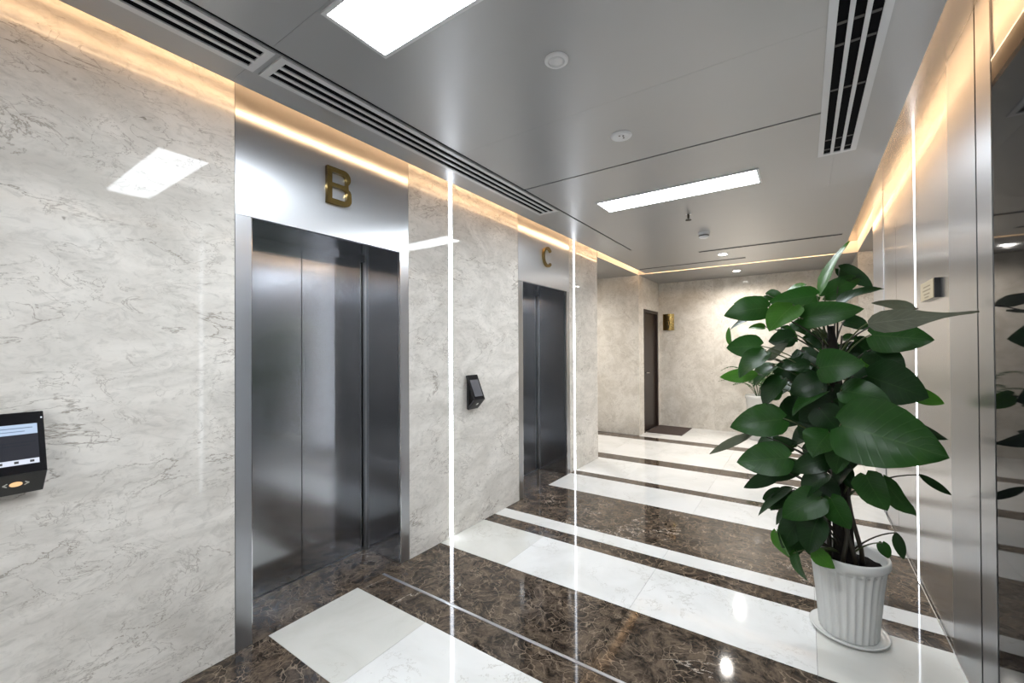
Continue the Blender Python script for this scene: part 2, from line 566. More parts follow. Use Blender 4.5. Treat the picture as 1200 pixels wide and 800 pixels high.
# steel wall on the right
wall_right = struct('wall_right', bx(W + .022, W + .3, YB, 5.47, 0, UP), M['black'])
panels(wall_right, M['wall_steel'], 'x', W, .02, [(YB, -.4), (-.4, .8), (.8, 1.742), (1.786, 1.90)], [0, UP], 'steel_panel')
panels(wall_right, M['wall_steel'], 'x', W, .02, [(1.90, 2.283)], [2.505, UP], 'steel_panel')
panels(wall_right, M['jamb_steel'], 'x', W - .006, .026, [(2.285, 2.446)], [0, UP], 'steel_trim')
obj('gap_strip', bx(W - .001, W + .018, 2.4475, 2.4672, 0.001, UP - .001), M['black'], wall_right)  # black strip near the face, standing in for the shade of the gap
panels(wall_right, M['jamb_steel'], 'x', W - .004, .024, [(2.468, 2.862)], [0, UP], 'steel_trim')
panels(wall_right, M['wall_steel'], 'x', W, .02, [(2.8645, 3.612), (3.660, 4.2915), (4.296, 4.864)], [0, UP], 'steel_panel')
panels(wall_right, M['steel'], 'x', W - .006, .026, [(4.866, 5.492)], [0, UP], 'steel_trim')
obj('steel_trim', bx(W, W + .3, 5.47, 5.492, 0, UP), M['steel'], wall_right)
struct('base_line_right', boxes([(W - .012, W - .0065, 1.0, 5.49, 0.0004, .008)]), M['edge'])  # bright strip added to draw the pale gap line at the wall foot
panels(struct('wall_right_arm', bx(W + .3, 5.7, 5.40, 5.475, 0, UP), M['joint']), M['cream_far'], 'y', 5.50, -.024, [(W + .302, 5.7)], [0, SZ])
struct('wall_back', bx(-.6, 3.2, YB - .1, YB, 0, UP), M['cream'])
struct('wall_arm_left', bx(-3.0, -2.9, 5.2, 7.1, 0, UP), M['cream_far'])
struct('wall_arm_right', bx(5.7, 5.8, 5.4, 7.1, 0, UP), M['cream_far'])

# ------------------------------------------------------------------ lamps of the place, and downlights added out of view
def ceiling_light(y, label):
    t = thing('ceiling_light', label, 'light', (1.43, y, H), 'flush ceiling light panels')
    x0, x1, y0, y1 = .846, 2.014, y - .143, y + .143
    f, zb = .016, H - .007
    obj('frame', boxes([(x0, x1, y0, y0 + f, zb, H - .0005), (x0, x1, y1 - f, y1, zb, H - .0005),
                        (x0, x0 + f, y0 + f, y1 - f, zb, H - .0005), (x1 - f, x1, y0 + f, y1 - f, zb, H - .0005)]), M['plastic'], t)
    obj('diffuser', bx(x0 + f, x1 - f, y0 + f, y1 - f, H - .005, H - .001), M['panel_light'], t)


ceiling_light(.993, 'white ceiling light panel nearest the viewer, cut by the top edge')
ceiling_light(3.413, 'white ceiling light panel between the ceiling seam and the sprinkler')
ceiling_light(-1.427, 'white ceiling light panel behind the viewer')


def led_strip(x0, x1, y, label):
    t = thing('light_strip', label, 'light', ((x0 + x1) / 2, y, 0), 'floor to ceiling light strips')
    obj('diffuser', bx(x0, x1, y - .019, y + .019, .004, UP - .004), M['strip_light'], t)
    e = [(x0, x1, y - .022, y - .0195, .003, UP - .004), (x0, x1, y + .0195, y + .022, .003, UP - .004)]
    obj('channel', boxes(e), M['edge'], t)


led_strip(-.024, -.001, 2.433, 'vertical white light strip in the marble left of the second card reader')
led_strip(-.024, -.001, 4.580, 'vertical white light strip just right of the lift marked C')
led_strip(W + .001, W + .020, 3.636, 'vertical white light strip in the steel wall behind the tall plant')
led_strip(W + .001, W + .020, 1.764, 'vertical white light strip in the steel wall outside the frame')


def cove_lamp(c, label):
    t = tag(obj('cove_light', bx(*c), M['cove_light']), label, 'light', 'warm cove lighting')


cove_lamp((PX0 + .022, PX0 + .064, YB + .1, PY1 - .03, H + .042, H + .046), 'warm light line hidden in the cove over the lift wall')
cove_lamp((PX1 - .064, PX1 - .022, YB + .1, PY1 - .03, H + .042, H + .046), 'warm light line hidden in the cove over the steel wall')
cove_lamp((PX0 + .05, PX1 - .05, PY1 - .110, PY1 - .012, H + .042, H + .046), 'warm light line hidden in the cove at the far end')


def downlight(x, y, z, label):
    t = thing('downlight', label, 'light', (x, y, z), 'round recessed downlights')
    obj('trim_ring', lathe([(.048, z - .001), (.048, z - .006), (.066, z - .004), (.066, z - .0005)], x, y, 32), M['plastic'], t, smooth=True)
    obj('lens', lathe([(0, z - .004), (.047, z - .004), (.047, z - .001), (0, z - .001)], x, y, 24), M['down_light'], t)
    ld = bpy.data.lights.new('beam', 'SPOT')
    ld.energy = SPOT
    ld.spot_size = math.radians(165)
    ld.spot_blend = 1.0
    ld.shadow_soft_size = .04
    ld.color = (1.0, 0.95, 0.88)
    o = bpy.data.objects.new('beam', ld)
    finish(o, t, (x, y, z - .012))


downlight(1.405, 6.02, H, 'round downlight on the ceiling before the bright cove line')
downlight(1.387, 7.53, SZ, 'round downlight on the far soffit beyond the cove line')
downlight(-1.2, 6.1, SZ, 'added round downlight, out of view, lighting the left arm of the cross corridor')  # unseen lamp, added because the cross corridor needs light
downlight(4.2, 6.2, SZ, 'added round downlight, out of view, lighting the right arm of the cross corridor')  # likewise added out of view, to light this arm

# ------------------------------------------------------------------ lifts
def lift(y0, y1, o0, o1, letter, label):
    t = thing('elevator', label, 'elevator', (0, (y0 + y1) / 2, 0), 'lift entrances in the marble wall')
    top, d = 2.110, .39
    ym = (o0 + o1) / 2
    obj('transom_panel', bx(-.02, 0, y0 + .0012, y1 - .0012, top + .002, UP - .002), M['steel'], t)
    obj('jamb', bx(-.02, 0.0, y0 + .0012, o0, 0.002, top), M['jamb_steel'], t)
    obj('jamb', bx(-.02, 0.0, o1, y1 - .0012, 0.002, top), M['jamb_steel'], t)
    for y in (o0, o1):
        s = 1 if y == o0 else -1
        obj('edge_trim', bx(-.012, .0012, min(y, y + s * .004), max(y, y + s * .004), .002, top - .003), M['edge'], t, label='bright polished edge')
        obj('reveal', bx(-d - .05, -.021, min(y, y - s * .016), max(y, y - s * .016), 0.002, top), M['door_steel'], t)
        obj('corner_post', bx(-d, -d + .022, min(y, y + s * .018), max(y, y + s * .018), 0.004, top - .001), M['steel'], t)
    obj('head_lining', bx(-d - .05, -.021, o0 - .016, o1 + .016, top, top + .016), M['door_steel'], t)
    obj('head_reflection', bx(-d, -d + .030, o0 + .019, o1 - .019, top - .030, top - .001), M['door_steel'], t)  # added steel bar standing in for a pale reflection at the door head
    for a, b in ((o0 + .026, ym - .0015), (ym + .0015, o1 - .026)):
        obj('door_panel', bx(-d - .03, -d, a, b, .008, top - .004), M['door_steel'], t, bevel=.0015)
    obj('sill', bx(-d - .04, -d + .006, o0, o1, 0.0006, .005), M['steel'], t)
    obj('shaft_lining', bx(-.55, -d - .052, o0 - .04, o1 + .04, 0, top + .1), M['black'], t)
    if letter == 'B':
        l, r, b, h = 1.388, 1.545, 2.296, 2.508
        rr = .045
        out = [(l, b), (r - rr, b)] + arc(r - rr, b + rr, rr, rr, -90, 0, 6) + arc(r - rr, b + .112 - .030, rr - .002, .030, 0, 55, 4) \
            + arc(r - rr - .006, h - rr, rr, rr, -50, 90, 8) + [(l, h)]
        w = .030
        m1, m2 = b + .098, b + .122
        h1 = [(l + w, b + w)] + arc(r - w - .022, b + w + .022, .022, .022, -90, 0, 4) + arc(r - w - .022, m1 - .018, .022, .018, 0, 90, 4) + [(l + w, m1)]
        h2 = [(l + w, m2)] + arc(r - w - .026, m2 + .018, .022, .018, -90, 0, 4) + arc(r - w - .026, h - w - .022, .022, .022, 0, 90, 4) + [(l + w, h - w)]
        bm = outline(out, .001, .024, (h1, h2))
    else:
        cy, cz = 3.925, 2.425
        out = arc(cy, cz, .098, .108, 42, 318, 30) + arc(cy, cz, .070, .082, 318, 42, 30)
        bm = outline(out, .001, .024)
    obj('letter', bm, M['brass'], t, label='raised brass letter ' + letter)


lift(.9195, 2.0084, .993, 1.935, 'B', 'steel lift entrance with brass letter B above closed doors')
lift(3.3785, 4.4520, 3.450, 4.380, 'C', 'steel lift entrance with brass letter C, the farther one')

# ------------------------------------------------------------------ air vents and ceiling fittings
def vent(x0, x1, y0, y1, label, group='slotted ceiling air vents', ties=()):
    t = thing('air_vent', label, 'vent', ((x0 + x1) / 2, (y0 + y1) / 2, H), group)
    zb, zt = H - .008, H - .0006
    e, w = .030, x1 - x0
    side = .028
    obj('frame', boxes([(x0, x0 + side, y0, y1, zb, zt), (x1 - side, x1, y0, y1, zb, zt),
                        (x0 + side, x1 - side, y0, y0 + e, zb, zt), (x1 - side, x1 and x1 - side + .0, y0, y0, zb, zt)] [:3]
                       + [(x0 + side, x1 - side, y1 - e, y1, zb, zt)]), M['vent'], t)
    obj('backing', bx(x0 + side * .7, x1 - side * .7, y0 + e * .7, y1 - e * .7, H - .0016, H - .0004), M['black'], t)  # black sheet in place of the dark recess behind the slots
    inner = w - 2 * side
    sl = inner / 3.0 * .76
    bar = (inner - 3 * sl) / 2
    for k in (1, 2):
        xa = x0 + side + k * sl + (k - 1) * bar
        obj('slat', bx(xa, xa + bar, y0 + e, y1 - e, zb, zt - .001), M['vent'], t)
    for y in ties:
        for k in range(3):
            xa = x0 + side + k * (sl + bar)
            obj('clip', bx(xa + .002, xa + sl - .002, y - .008, y + .008, H - .0035, H - .0018), M['satin_black'], t)


vent(.312, .506, -1.53, .862, 'grey three-slot ceiling vent running out of the top left edge')
vent(.312, .506, .886, 3.262, 'grey three-slot ceiling vent over the lift doors marked B')
vent(2.336, 2.524, .90, 3.290, 'grey three-slot ceiling vent beside the steel wall', ties=(1.98, 2.12, 2.48, 3.06, 3.2))


def slot(x0, x1, y, label):
    t = thing('slot_diffuser', label, 'vent', ((x0 + x1) / 2, y, H), 'narrow slots in the far ceiling')
    obj('slot_shade', bx(x0, x1, y - .022, y + .022, H - .0022, H - .0006), M['black'], t)  # flat black bar, painted shade of an open slot
    obj('lip', boxes([(x0 - .004, x1 + .004, y - .028, y - .022, H - .004, H - .0006),
                      (x0 - .004, x1 + .004, y + .022, y + .028, H - .004, H - .0006)]), M['ceiling'], t)


slot(1.18, 2.60, 5.70, 'narrow dark ceiling slot before the first downlight')
slot(.20, 1.62, 6.42, 'narrow dark ceiling slot between downlight and cove line')

x, y = 1.415, 1.553
t = thing('ceiling_speaker', 'plain round white disc on the ceiling, left of the speckled one', 'speaker', (x, y, H))
obj('rim', lathe([(.034, H - .0095), (.044, H - .010), (.049, H - .006), (.050, H - .0005)], x, y, 36), M['plastic'], t, smooth=True)
obj('cover', lathe([(0, H - .012), (.02, H - .0115), (.033, H - .009), (.033, H - .001)], x, y, 28), M['vent'], t, smooth=True)
x, y = 1.412, 2.32
t = thing('ceiling_sensor', 'round white ceiling disc with small dark holes', 'sensor', (x, y, H))
obj('rim', lathe([(0, H - .010), (.040, H - .010), (.056, H - .007), (.060, H - .0005)], x, y, 36), M['plastic'], t, smooth=True)
for dx, dy in ((.016, -.012), (-.002, -.022), (.010, .012)):
    obj('hole', lathe([(0, H - .0112), (.005, H - .0112), (.005, H - .0095)], x + dx, y + dy, 10), M['engrave'], t)
x, y = 1.405, 4.05
t = thing('sprinkler', 'small metal fire sprinkler head hanging from the ceiling', 'sprinkler', (x, y, H))
obj('escutcheon', lathe([(0, H - .004), (.022, H - .004), (.026, H - .0005)], x, y, 20), M['chrome'], t, smooth=True)
obj('stem', lathe([(.010, H - .004), (.009, H - .030), (.004, H - .034), (.004, H - .046), (0, H - .046)], x, y, 12), M['engrave'], t)
obj('deflector', lathe([(0, H - .046), (.026, H - .047), (.026, H - .051), (0, H - .050)], x, y, 14), M['engrave'], t)
for s in (-1, 1):
    obj('arm', tube([(x + s * .008, y, H - .028), (x + s * .016, y, H - .036), (x + s * .005, y, H - .046)], .002, 6), M['engrave'], t)
x, y = 1.403, 4.78
t = thing('smoke_detector', 'white domed smoke detector on the ceiling', 'detector', (x, y, H))
obj('base', lathe([(.055, H - .0005), (.055, H - .012), (.048, H - .016)], x, y, 32), M['plastic'], t, smooth=True)
obj('chamber', lathe([(.050, H - .016), (.048, H - .046), (.036, H - .056), (0, H - .058)], x, y, 32), M['plastic'], t, smooth=True)
obj('vent_ring', lathe([(.0500, H - .028), (.0508, H - .033), (.0496, H - .038)], x, y, 32), M['engrave'], t)

# ------------------------------------------------------------------ card readers, signs
def slab(bm, p, q, th, y0, y1):
    """a flat plate whose outer face runs from p to q in x, z"""
    p, q = Vector((p[0], p[1])), Vector((q[0], q[1]))
    d = (q - p).normalized()
    nrm = Vector((d.y, -d.x))
    if nrm.x > 0:
        nrm = -nrm
    pts = [p, q, q + nrm * th, p + nrm * th]
    lo = [bm.verts.new((a.x, y0, a.y)) for a in pts]
    hi = [bm.verts.new((a.x, y1, a.y)) for a in pts]
    bm.faces.new(lo)
    bm.faces.new(hi[::-1])
    for k in range(4):
        k2 = (k + 1) % 4
        bm.faces.new((lo[k], hi[k], hi[k2], lo[k2]))
    return bm


def on_face(p, q, s0, s1, y0, y1, lift_, th=.0008):
    """a thin plate lying on the face p-q between fractions s0, s1"""
    P, Q = Vector(p), Vector(q)
    d = (Q - P).normalized()
    out = Vector((-d.y, d.x))
    if out.x < 0:
        out = -out
    a, b = P + (Q - P) * s0 + out * lift_, P + (Q - P) * s1 + out * lift_
    return slab(bmesh.new(), (a.x, a.y), (b.x, b.y), th, y0, y1)


def reader(y0, y1, lit, label):
    t = thing('card_reader', label, 'card reader', (0, (y0 + y1) / 2, .96), 'black card readers on the marble wall')
    A, B, Cc = (.022, 1.240), (.104, 1.042), (.026, .960)
    bm = slab(bmesh.new(), A, B, .020, y0, y1)
    obj('screen_plate', bm, M['gloss_black'], t, bevel=.002)
    bm = slab(bmesh.new(), B, Cc, .016, y0, y1)
    obj('lower_plate', bm, M['satin_black'], t, bevel=.002)
    obj('bracket', bx(.0008, .020, y0 + .02, y1 - .02, .975, 1.222), M['satin_black'], t)
    w = y1 - y0
    m0, m1 = y0 + .10 * w, y1 - .12 * w
    if lit:
        scr = obj('screen', on_face(A, B, .20, .86, m0, m1, .0012), M['screen_dark'], t)
        obj('title_bar', on_face(A, B, .205, .37, m0 + .001, m1 - .001, .0022), M['screen_blue'], scr)
        obj('text_line', on_face(A, B, .26, .272, m0 + .006, m1 - .012, .003), M['screen_text'], scr)
        obj('text_line', on_face(A, B, .315, .325, m0 + .006, m1 - .030, .003), M['screen_text'], scr)
        obj('text_line', on_face(A, B, .49, .505, m0 + .006, m1 - .006, .0022), M['screen_line'], scr)
        obj('text_line', on_face(A, B, .54, .555, m0 + .006, m1 - .02, .0022), M['screen_line'], scr)
        obj('tool_bar', on_face(A, B, .775, .855, m0 + .001, m1 - .001, .0022), M['screen_white'], scr)
        for k in range(3):
            yc = m0 + (k + .5) * (m1 - m0) / 3
            obj('icon', on_face(A, B, .797, .833, yc - .005, yc + .005, .003), M['satin_black'], scr)
        obj('status_lamp', on_face(A, B, .10, .125, y1 - .008, y1 - .004, .0012), M['screen_white'], t)
        # glowing oval between two brackets on the lower plate
        P, Q = Vector(B), Vector(Cc)
        d = (Q - P).normalized()
        yc = (y0 + y1) / 2

        def plate(loop, mt, nm):
            bm = outline(loop, 0, .0012)
            for v in bm.verts:                 # (x, y, z) -> lie on the lower face
                u, yy, h = v.co.x, v.co.y, v.co.z
                pt = P + d * (.052 - h) + Vector((-d.y, d.x)) * (u + .0004)
                v.co = (pt.x, yy, pt.y)
            obj(nm, bm, mt, t)
        plate(arc(yc, 0, .015, .013, 0, 350, 24), M['lamp_orange'], 'lamp')
        for s in (-1, 1):
            plate([(yc + s * .020, .011), (yc + s * .030, .002), (yc + s * .030, -.002), (yc + s * .020, -.011), (yc + s * .019, -.008),
                   (yc + s * .025, 0), (yc + s * .019, .008)], M['mark_white'], 'bracket_mark')
    else:
        obj('screen', on_face(A, B, .20, .86, m0, m1, .0012), M['screen_sheen'], t)
        obj('status_lamp', on_face(B, Cc, .35, .55, y0 + .45 * w, y0 + .62 * w, .0012), M['mark_white'], t)


reader(.158, .293, True, 'black card reader with a lit screen at the left edge')
reader(2.598, 2.727, False, 'black card reader with a dark screen between the lifts')

t = thing('restroom_sign', 'small curved brass sign beside the dark door', 'sign', (.177, 8.17, 1.78))
bm = bmesh.new()
cols = []
for k in range(13):
    s = k / 12
    xx = .077 + .20 * s
    yy = 8.168 - .003 - .024 * math.sin(PI * s)
    cols.append([bm.verts.new((xx, yy, z)) for z in (1.78, 2.085)] + [bm.verts.new((xx, 8.169, z)) for z in (1.78, 2.085)])
for a, b in zip(cols, cols[1:]):
    bm.faces.new((a[0], b[0], b[1], a[1]))
    bm.faces.new((a[1], b[1], b[3], a[3]))
    bm.faces.new((a[2], b[2], b[0], a[0]))
bm.faces.new((cols[0][0], cols[0][1], cols[0][3], cols[0][2]))
bm.faces.new((cols[-1][0], cols[-1][1], cols[-1][3], cols[-1][2]))
obj('plate', bm, M['brass'], t)


def pict(nm, loop):
    bm = outline(loop, 0, .002)
    for v in bm.verts:
        x_, y_, z_ = v.co
        v.co = (y_, 8.168 - .003 - .0252 * math.sin(PI * (y_ - .077) / .20) + x_ * .5, z_)
    obj(nm, bm, M['engrave'], t)


pict('bar_mark', [(.150, 2.022), (.200, 2.022), (.200, 2.036), (.150, 2.036)])
pict('figure_mark', arc(.185, 1.955, .014, .014, 0, 345, 12))
pict('figure_mark', [(.163, 1.935), (.205, 1.935), (.212, 1.88), (.197, 1.88), (.193, 1.815), (.172, 1.815), (.168, 1.88), (.156, 1.88)])

t = thing('wall_plate', 'pale brass plate with black edge on the steel wall', 'sign', (W, 3.17, 1.70))
obj('backing', bx(W - .024, W - .0005, 3.032, 3.325, 1.703, 1.806), M['gloss_black'], t)
obj('plate', bx(W - .028, W - .0242, 3.036, 3.323, 1.705, 1.804), M['brass_pale'], t)
for z, a, b in ((1.772, 3.10, 3.25), (1.752, 3.09, 3.26), (1.732, 3.11, 3.24), (1.715, 3.13, 3.22)):
    obj('text_line', bx(W - .0288, W - .0281, a, b, z, z + .007), M['plate_line'], t)

tag(obj('door_mat', bx(.012, .585, 7.33, 8.10, .0004, .012), M['mat'], bevel=.002), 'dark brown mat on the floor before the dark door', 'mat')

t = thing('glass_panel', 'tall glossy black glass panel in the steel wall at right', 'panel', (W, 2.09, 0))
obj('pane', bx(W - .004, W + .015, 1.903, 2.281, .03, 2.498), M['glass_black'], t)
obj('edge_trim', bx(W - .005, W + .015, 1.903, 2.281, 2.498, 2.504), M['edge'], t)
obj('edge_trim', bx(W - .005, W + .015, 1.903, 2.281, .003, .03), M['edge'], t)

# ------------------------------------------------------------------ the tall plant in the white pot
# every leaf: petiole end (x, y, z), tip (x, y, z), width, roll in degrees, kind of green
LEAVES = [
    (2.311, 2.737, 1.722, 2.436, 2.779, 2.008, 0.089, -20, 'l'),
    (2.079, 2.821, 1.689, 1.912, 2.831, 1.726, 0.119, 25, 'l'),
    (2.094, 2.697, 1.674, 1.88, 2.66, 1.64, 0.149, -15, 'm'),
    (2.099, 2.741, 1.634, 1.896, 2.704, 1.574, 0.102, 30, 'd'),
    (2.208, 2.645, 1.672, 2.101, 2.572, 1.543, 0.169, -10, 'l'),
    (2.261, 2.89, 1.799, 2.167, 2.895, 1.769, 0.087, 25, 'l'),
    (2.311, 2.718, 1.72, 2.099, 2.681, 1.695, 0.114, -35, 'm'),
    (2.24, 2.614, 1.602, 2.486, 2.569, 1.632, 0.128, 20, 'm'),
    (2.399, 2.73, 1.684, 2.571, 2.72, 1.75, 0.095, -25, 'd'),
    (2.346, 2.808, 1.726, 2.513, 2.848, 1.833, 0.104, 30, 'm'),
    (2.415, 2.853, 1.872, 2.552, 2.845, 1.758, 0.085, -20, 'd'),
    (2.483, 2.423, 1.553, 2.789, 2.284, 1.579, 0.096, 25, 't'),
    (2.707, 2.778, 1.634, 2.539, 2.788, 1.68, 0.062, 20, 'u'),
    (2.519, 2.668, 1.509, 2.718, 2.555, 1.479, 0.16, 15, 'm'),
    (2.521, 2.691, 1.435, 2.638, 2.634, 1.325, 0.136, -20, 'd'),
    (2.498, 2.603, 1.314, 2.697, 2.54, 1.227, 0.208, 10, 'd'),
    (2.673, 2.696, 1.239, 2.776, 2.69, 1.187, 0.075, 20, 'l'),
    (2.308, 2.547, 1.353, 2.475, 2.477, 1.374, 0.168, 10, 'm'),
    (2.487, 2.759, 1.365, 2.603, 2.752, 1.355, 0.077, 30, 'l'),
    (2.399, 2.555, 1.248, 2.565, 2.485, 1.217, 0.139, -15, 'm'),
    (2.585, 2.677, 1.175, 2.521, 2.661, 1.053, 0.171, 20, 'd'),
    (2.389, 2.459, 1.095, 2.718, 2.339, 1.018, 0.303, -5, 'm'),
    (2.59, 2.579, 1.128, 2.761, 2.569, 1.034, 0.089, 35, 'd'),
    (2.673, 2.577, 0.881, 2.788, 2.62, 0.793, 0.034, -10, 'd'),
    (2.478, 2.52, 0.864, 2.544, 2.466, 0.727, 0.149, 10, 'm'),
    (2.547, 2.588, 0.835, 2.658, 2.601, 0.678, 0.108, 15, 'm'),
    (2.349, 2.545, 0.726, 2.419, 2.511, 0.599, 0.142, 10, 'm'),
    (2.316, 2.555, 0.721, 2.154, 2.525, 0.595, 0.152, -15, 'm'),
    (2.232, 2.612, 0.592, 2.143, 2.597, 0.41, 0.119, -15, 'd'),
    (2.298, 2.53, 0.621, 2.255, 2.513, 0.447, 0.139, -10, 'd'),
    (2.286, 2.534, 0.46, 2.364, 2.509, 0.402, 0.088, 10, 'l'),
    (2.119, 2.63, 0.476, 2.182, 2.626, 0.347, 0.084, 20, 'l'),
    (2.201, 2.601, 0.398, 2.25, 2.598, 0.262, 0.077, 20, 'm'),
    (2.238, 2.657, 0.464, 2.17, 2.661, 0.343, 0.078, -20, 'd'),
    (2.557, 2.698, 0.504, 2.578, 2.697, 0.432, 0.053, -20, 'm'),
    (2.606, 2.693, 0.567, 2.632, 2.691, 0.441, 0.047, -20, 'd'),
    (2.163, 2.597, 1.083, 1.918, 2.562, 1.025, 0.177, -10, 'm'),
    (2.018, 2.67, 0.981, 1.78, 2.685, 0.828, 0.049, -20, 'u'),
    (2.185, 2.566, 0.891, 1.953, 2.531, 0.843, 0.179, -10, 'm'),
    (2.156, 2.618, 0.804, 1.97, 2.63, 0.679, 0.076, -25, 'd'),
    (2.347, 2.521, 1.045, 2.276, 2.485, 0.929, 0.181, 8, 'm'),
    (2.328, 2.605, 1.241, 2.19, 2.574, 1.119, 0.123, 25, 'm'),
    (2.156, 2.637, 1.288, 2.067, 2.623, 1.14, 0.164, 15, 'd'),
    (2.042, 2.707, 1.303, 1.842, 2.719, 1.277, 0.08, -25, 'l'),
    (2.08, 2.632, 1.432, 1.954, 2.59, 1.298, 0.168, 10, 'm'),
    (2.056, 2.697, 1.46, 1.881, 2.708, 1.451, 0.132, -20, 'm'),
    (1.903, 2.744, 1.461, 1.883, 2.795, 1.578, 0.044, -10, 'l'),
    (2.069, 2.828, 1.568, 1.986, 2.833, 1.571, 0.052, 20, 'l'),
    (2.085, 2.747, 1.393, 2.181, 2.741, 1.477, 0.061, 20, 'u'),
    (2.323, 2.63, 1.29, 2.193, 2.618, 1.211, 0.14, -20, 'd'),
    (2.402, 2.535, 0.997, 2.365, 2.517, 0.85, 0.117, -10, 'm'),
    (2.331, 2.58, 0.833, 2.233, 2.566, 0.701, 0.137, 20, 'd'),
    (2.189, 2.641, 0.724, 2.024, 2.652, 0.543, 0.07, 25, 'd'),
    (2.188, 2.655, 0.703, 2.091, 2.661, 0.573, 0.079, -20, 'd'),
    (2.345, 2.572, 0.912, 2.191, 2.562, 0.824, 0.107, -20, 'd'),
    (2.226, 2.649, 0.843, 2.097, 2.657, 0.735, 0.088, -20, 'd'),
    (2.421, 2.775, 1.496, 2.493, 2.771, 1.495, 0.052, -20, 'm'),
    (2.366, 2.626, 1.182, 2.225, 2.635, 1.075, 0.148, -20, 'd'),
    (2.314, 2.591, 1.148, 2.396, 2.586, 1.032, 0.144, -15, 'd'),
    (2.368, 2.648, 1.244, 2.462, 2.642, 1.062, 0.16, 20, 'd'),
    (2.282, 2.672, 1.369, 2.151, 2.68, 1.354, 0.134, 20, 'd'),
    (2.243, 2.791, 1.156, 2.144, 2.798, 1.007, 0.152, -20, 'd'),
    (2.298, 2.711, 1.035, 2.185, 2.718, 0.931, 0.135, 20, 'd'),
    (2.448, 2.65, 0.914, 2.364, 2.655, 0.752, 0.117, 20, 'd'),
    (2.239, 2.708, 1.435, 2.3, 2.704, 1.302, 0.116, -20, 'd'),
    (2.208, 2.773, 1.505, 2.088, 2.78, 1.484, 0.102, -25, 'd'),
    (2.285, 2.797, 1.55, 2.189, 2.803, 1.586, 0.112, 25, 'm'),
    (2.358, 2.776, 1.605, 2.248, 2.783, 1.666, 0.116, 20, 'd'),
    (2.463, 2.786, 1.478, 2.562, 2.78, 1.391, 0.123, 20, 'd'),
    (2.395, 2.635, 0.637, 2.418, 2.634, 0.593, 0.067, 15, 'd'),
    (2.148, 2.745, 1.225, 2.046, 2.751, 1.22, 0.131, -20, 'm'),
    (2.203, 2.744, 0.906, 2.105, 2.75, 0.953, 0.097, -20, 'd'),
    (2.239, 2.653, 0.642, 2.194, 2.655, 0.521, 0.093, -20, 'd'),
    (2.47, 2.774, 1.173, 2.574, 2.768, 1.117, 0.122, 20, 'd'),
    (2.079, 2.827, 1.754, 2.173, 2.822, 1.712, 0.08, -20, 'm'),
    (2.351, 2.801, 1.48, 2.246, 2.807, 1.505, 0.128, 20, 'd'),
    (2.411, 2.804, 1.39, 2.505, 2.798, 1.456, 0.126, 20, 'd'),
    (2.318, 2.685, 1.413, 2.274, 2.688, 1.28, 0.13, -15, 'd'),
    (2.458, 2.738, 1.305, 2.555, 2.732, 1.259, 0.131, -20, 'd'),
    (2.226, 2.77, 1.333, 2.107, 2.777, 1.311, 0.13, -20, 'd'),
    (2.111, 2.713, 1.352, 2.007, 2.719, 1.235, 0.131, 20, 'm'),
    (2.186, 2.807, 1.255, 2.07, 2.814, 1.152, 0.144, 20, 'd'),
    (2.365, 2.616, 1.141, 2.463, 2.61, 1.157, 0.125, -15, 'm'),
    (2.262, 2.737, 1.096, 2.159, 2.743, 1.156, 0.127, 20, 'd'),
    (2.454, 2.712, 1.051, 2.525, 2.708, 0.967, 0.13, 20, 'd'),
    (2.315, 2.665, 1.044, 2.224, 2.671, 0.981, 0.149, -15, 'd'),
    (2.202, 2.768, 0.762, 2.115, 2.774, 0.841, 0.12, 20, 'd'),
    (2.294, 2.627, 0.79, 2.395, 2.62, 0.704, 0.121, -20, 'd'),
    (2.165, 2.678, 0.665, 2.058, 2.685, 0.619, 0.099, -25, 'd'),
    (2.221, 2.663, 0.635, 2.106, 2.67, 0.509, 0.097, 25, 'd'),
    (2.327, 2.633, 0.559, 2.31, 2.634, 0.662, 0.1, -20, 'd'),
    (2.414, 2.636, 0.871, 2.445, 2.634, 0.752, 0.108, 20, 'd'),
    (2.511, 2.778, 1.24, 2.622, 2.771, 1.184, 0.121, 20, 'd'),
    (2.433, 2.837, 1.592, 2.536, 2.831, 1.548, 0.084, -20, 'd'),
    (2.147, 2.829, 1.556, 2.227, 2.825, 1.482, 0.079, -20, 'm'),
    (2.555, 2.749, 1.034, 2.648, 2.743, 1.086, 0.099, -20, 'd'),
    (2.123, 2.793, 0.957, 2.018, 2.8, 0.871, 0.112, 20, 'd'),
    (2.266, 2.574, 0.46, 2.314, 2.571, 0.411, 0.07, 20, 'd'),
    (2.418, 2.926, 1.34, 2.51, 2.951, 1.295, 0.142, -20, 'd'),
    (2.341, 2.941, 1.147, 2.436, 2.965, 1.057, 0.145, -20, 'd'),
    (2.362, 2.901, 1.481, 2.418, 2.918, 1.364, 0.132, 20, 'm'),
    (2.281, 2.922, 0.905, 2.358, 2.948, 0.791, 0.146, 20, 'd'),
    (2.415, 2.918, 1.015, 2.487, 2.933, 0.905, 0.131, 20, 'd'),
    (2.264, 2.912, 1.266, 2.202, 2.945, 1.138, 0.135, -20, 'm'),
    (2.374, 2.892, 0.736, 2.41, 2.909, 0.599, 0.12, -20, 'd'),
    (2.324, 2.966, 1.337, 2.382, 2.993, 1.193, 0.143, 15, 'd'),
]

FRONT = Vector((-0.56, -0.80, 0.34)).normalized()      # leaves turn towards the open corridor and upwards


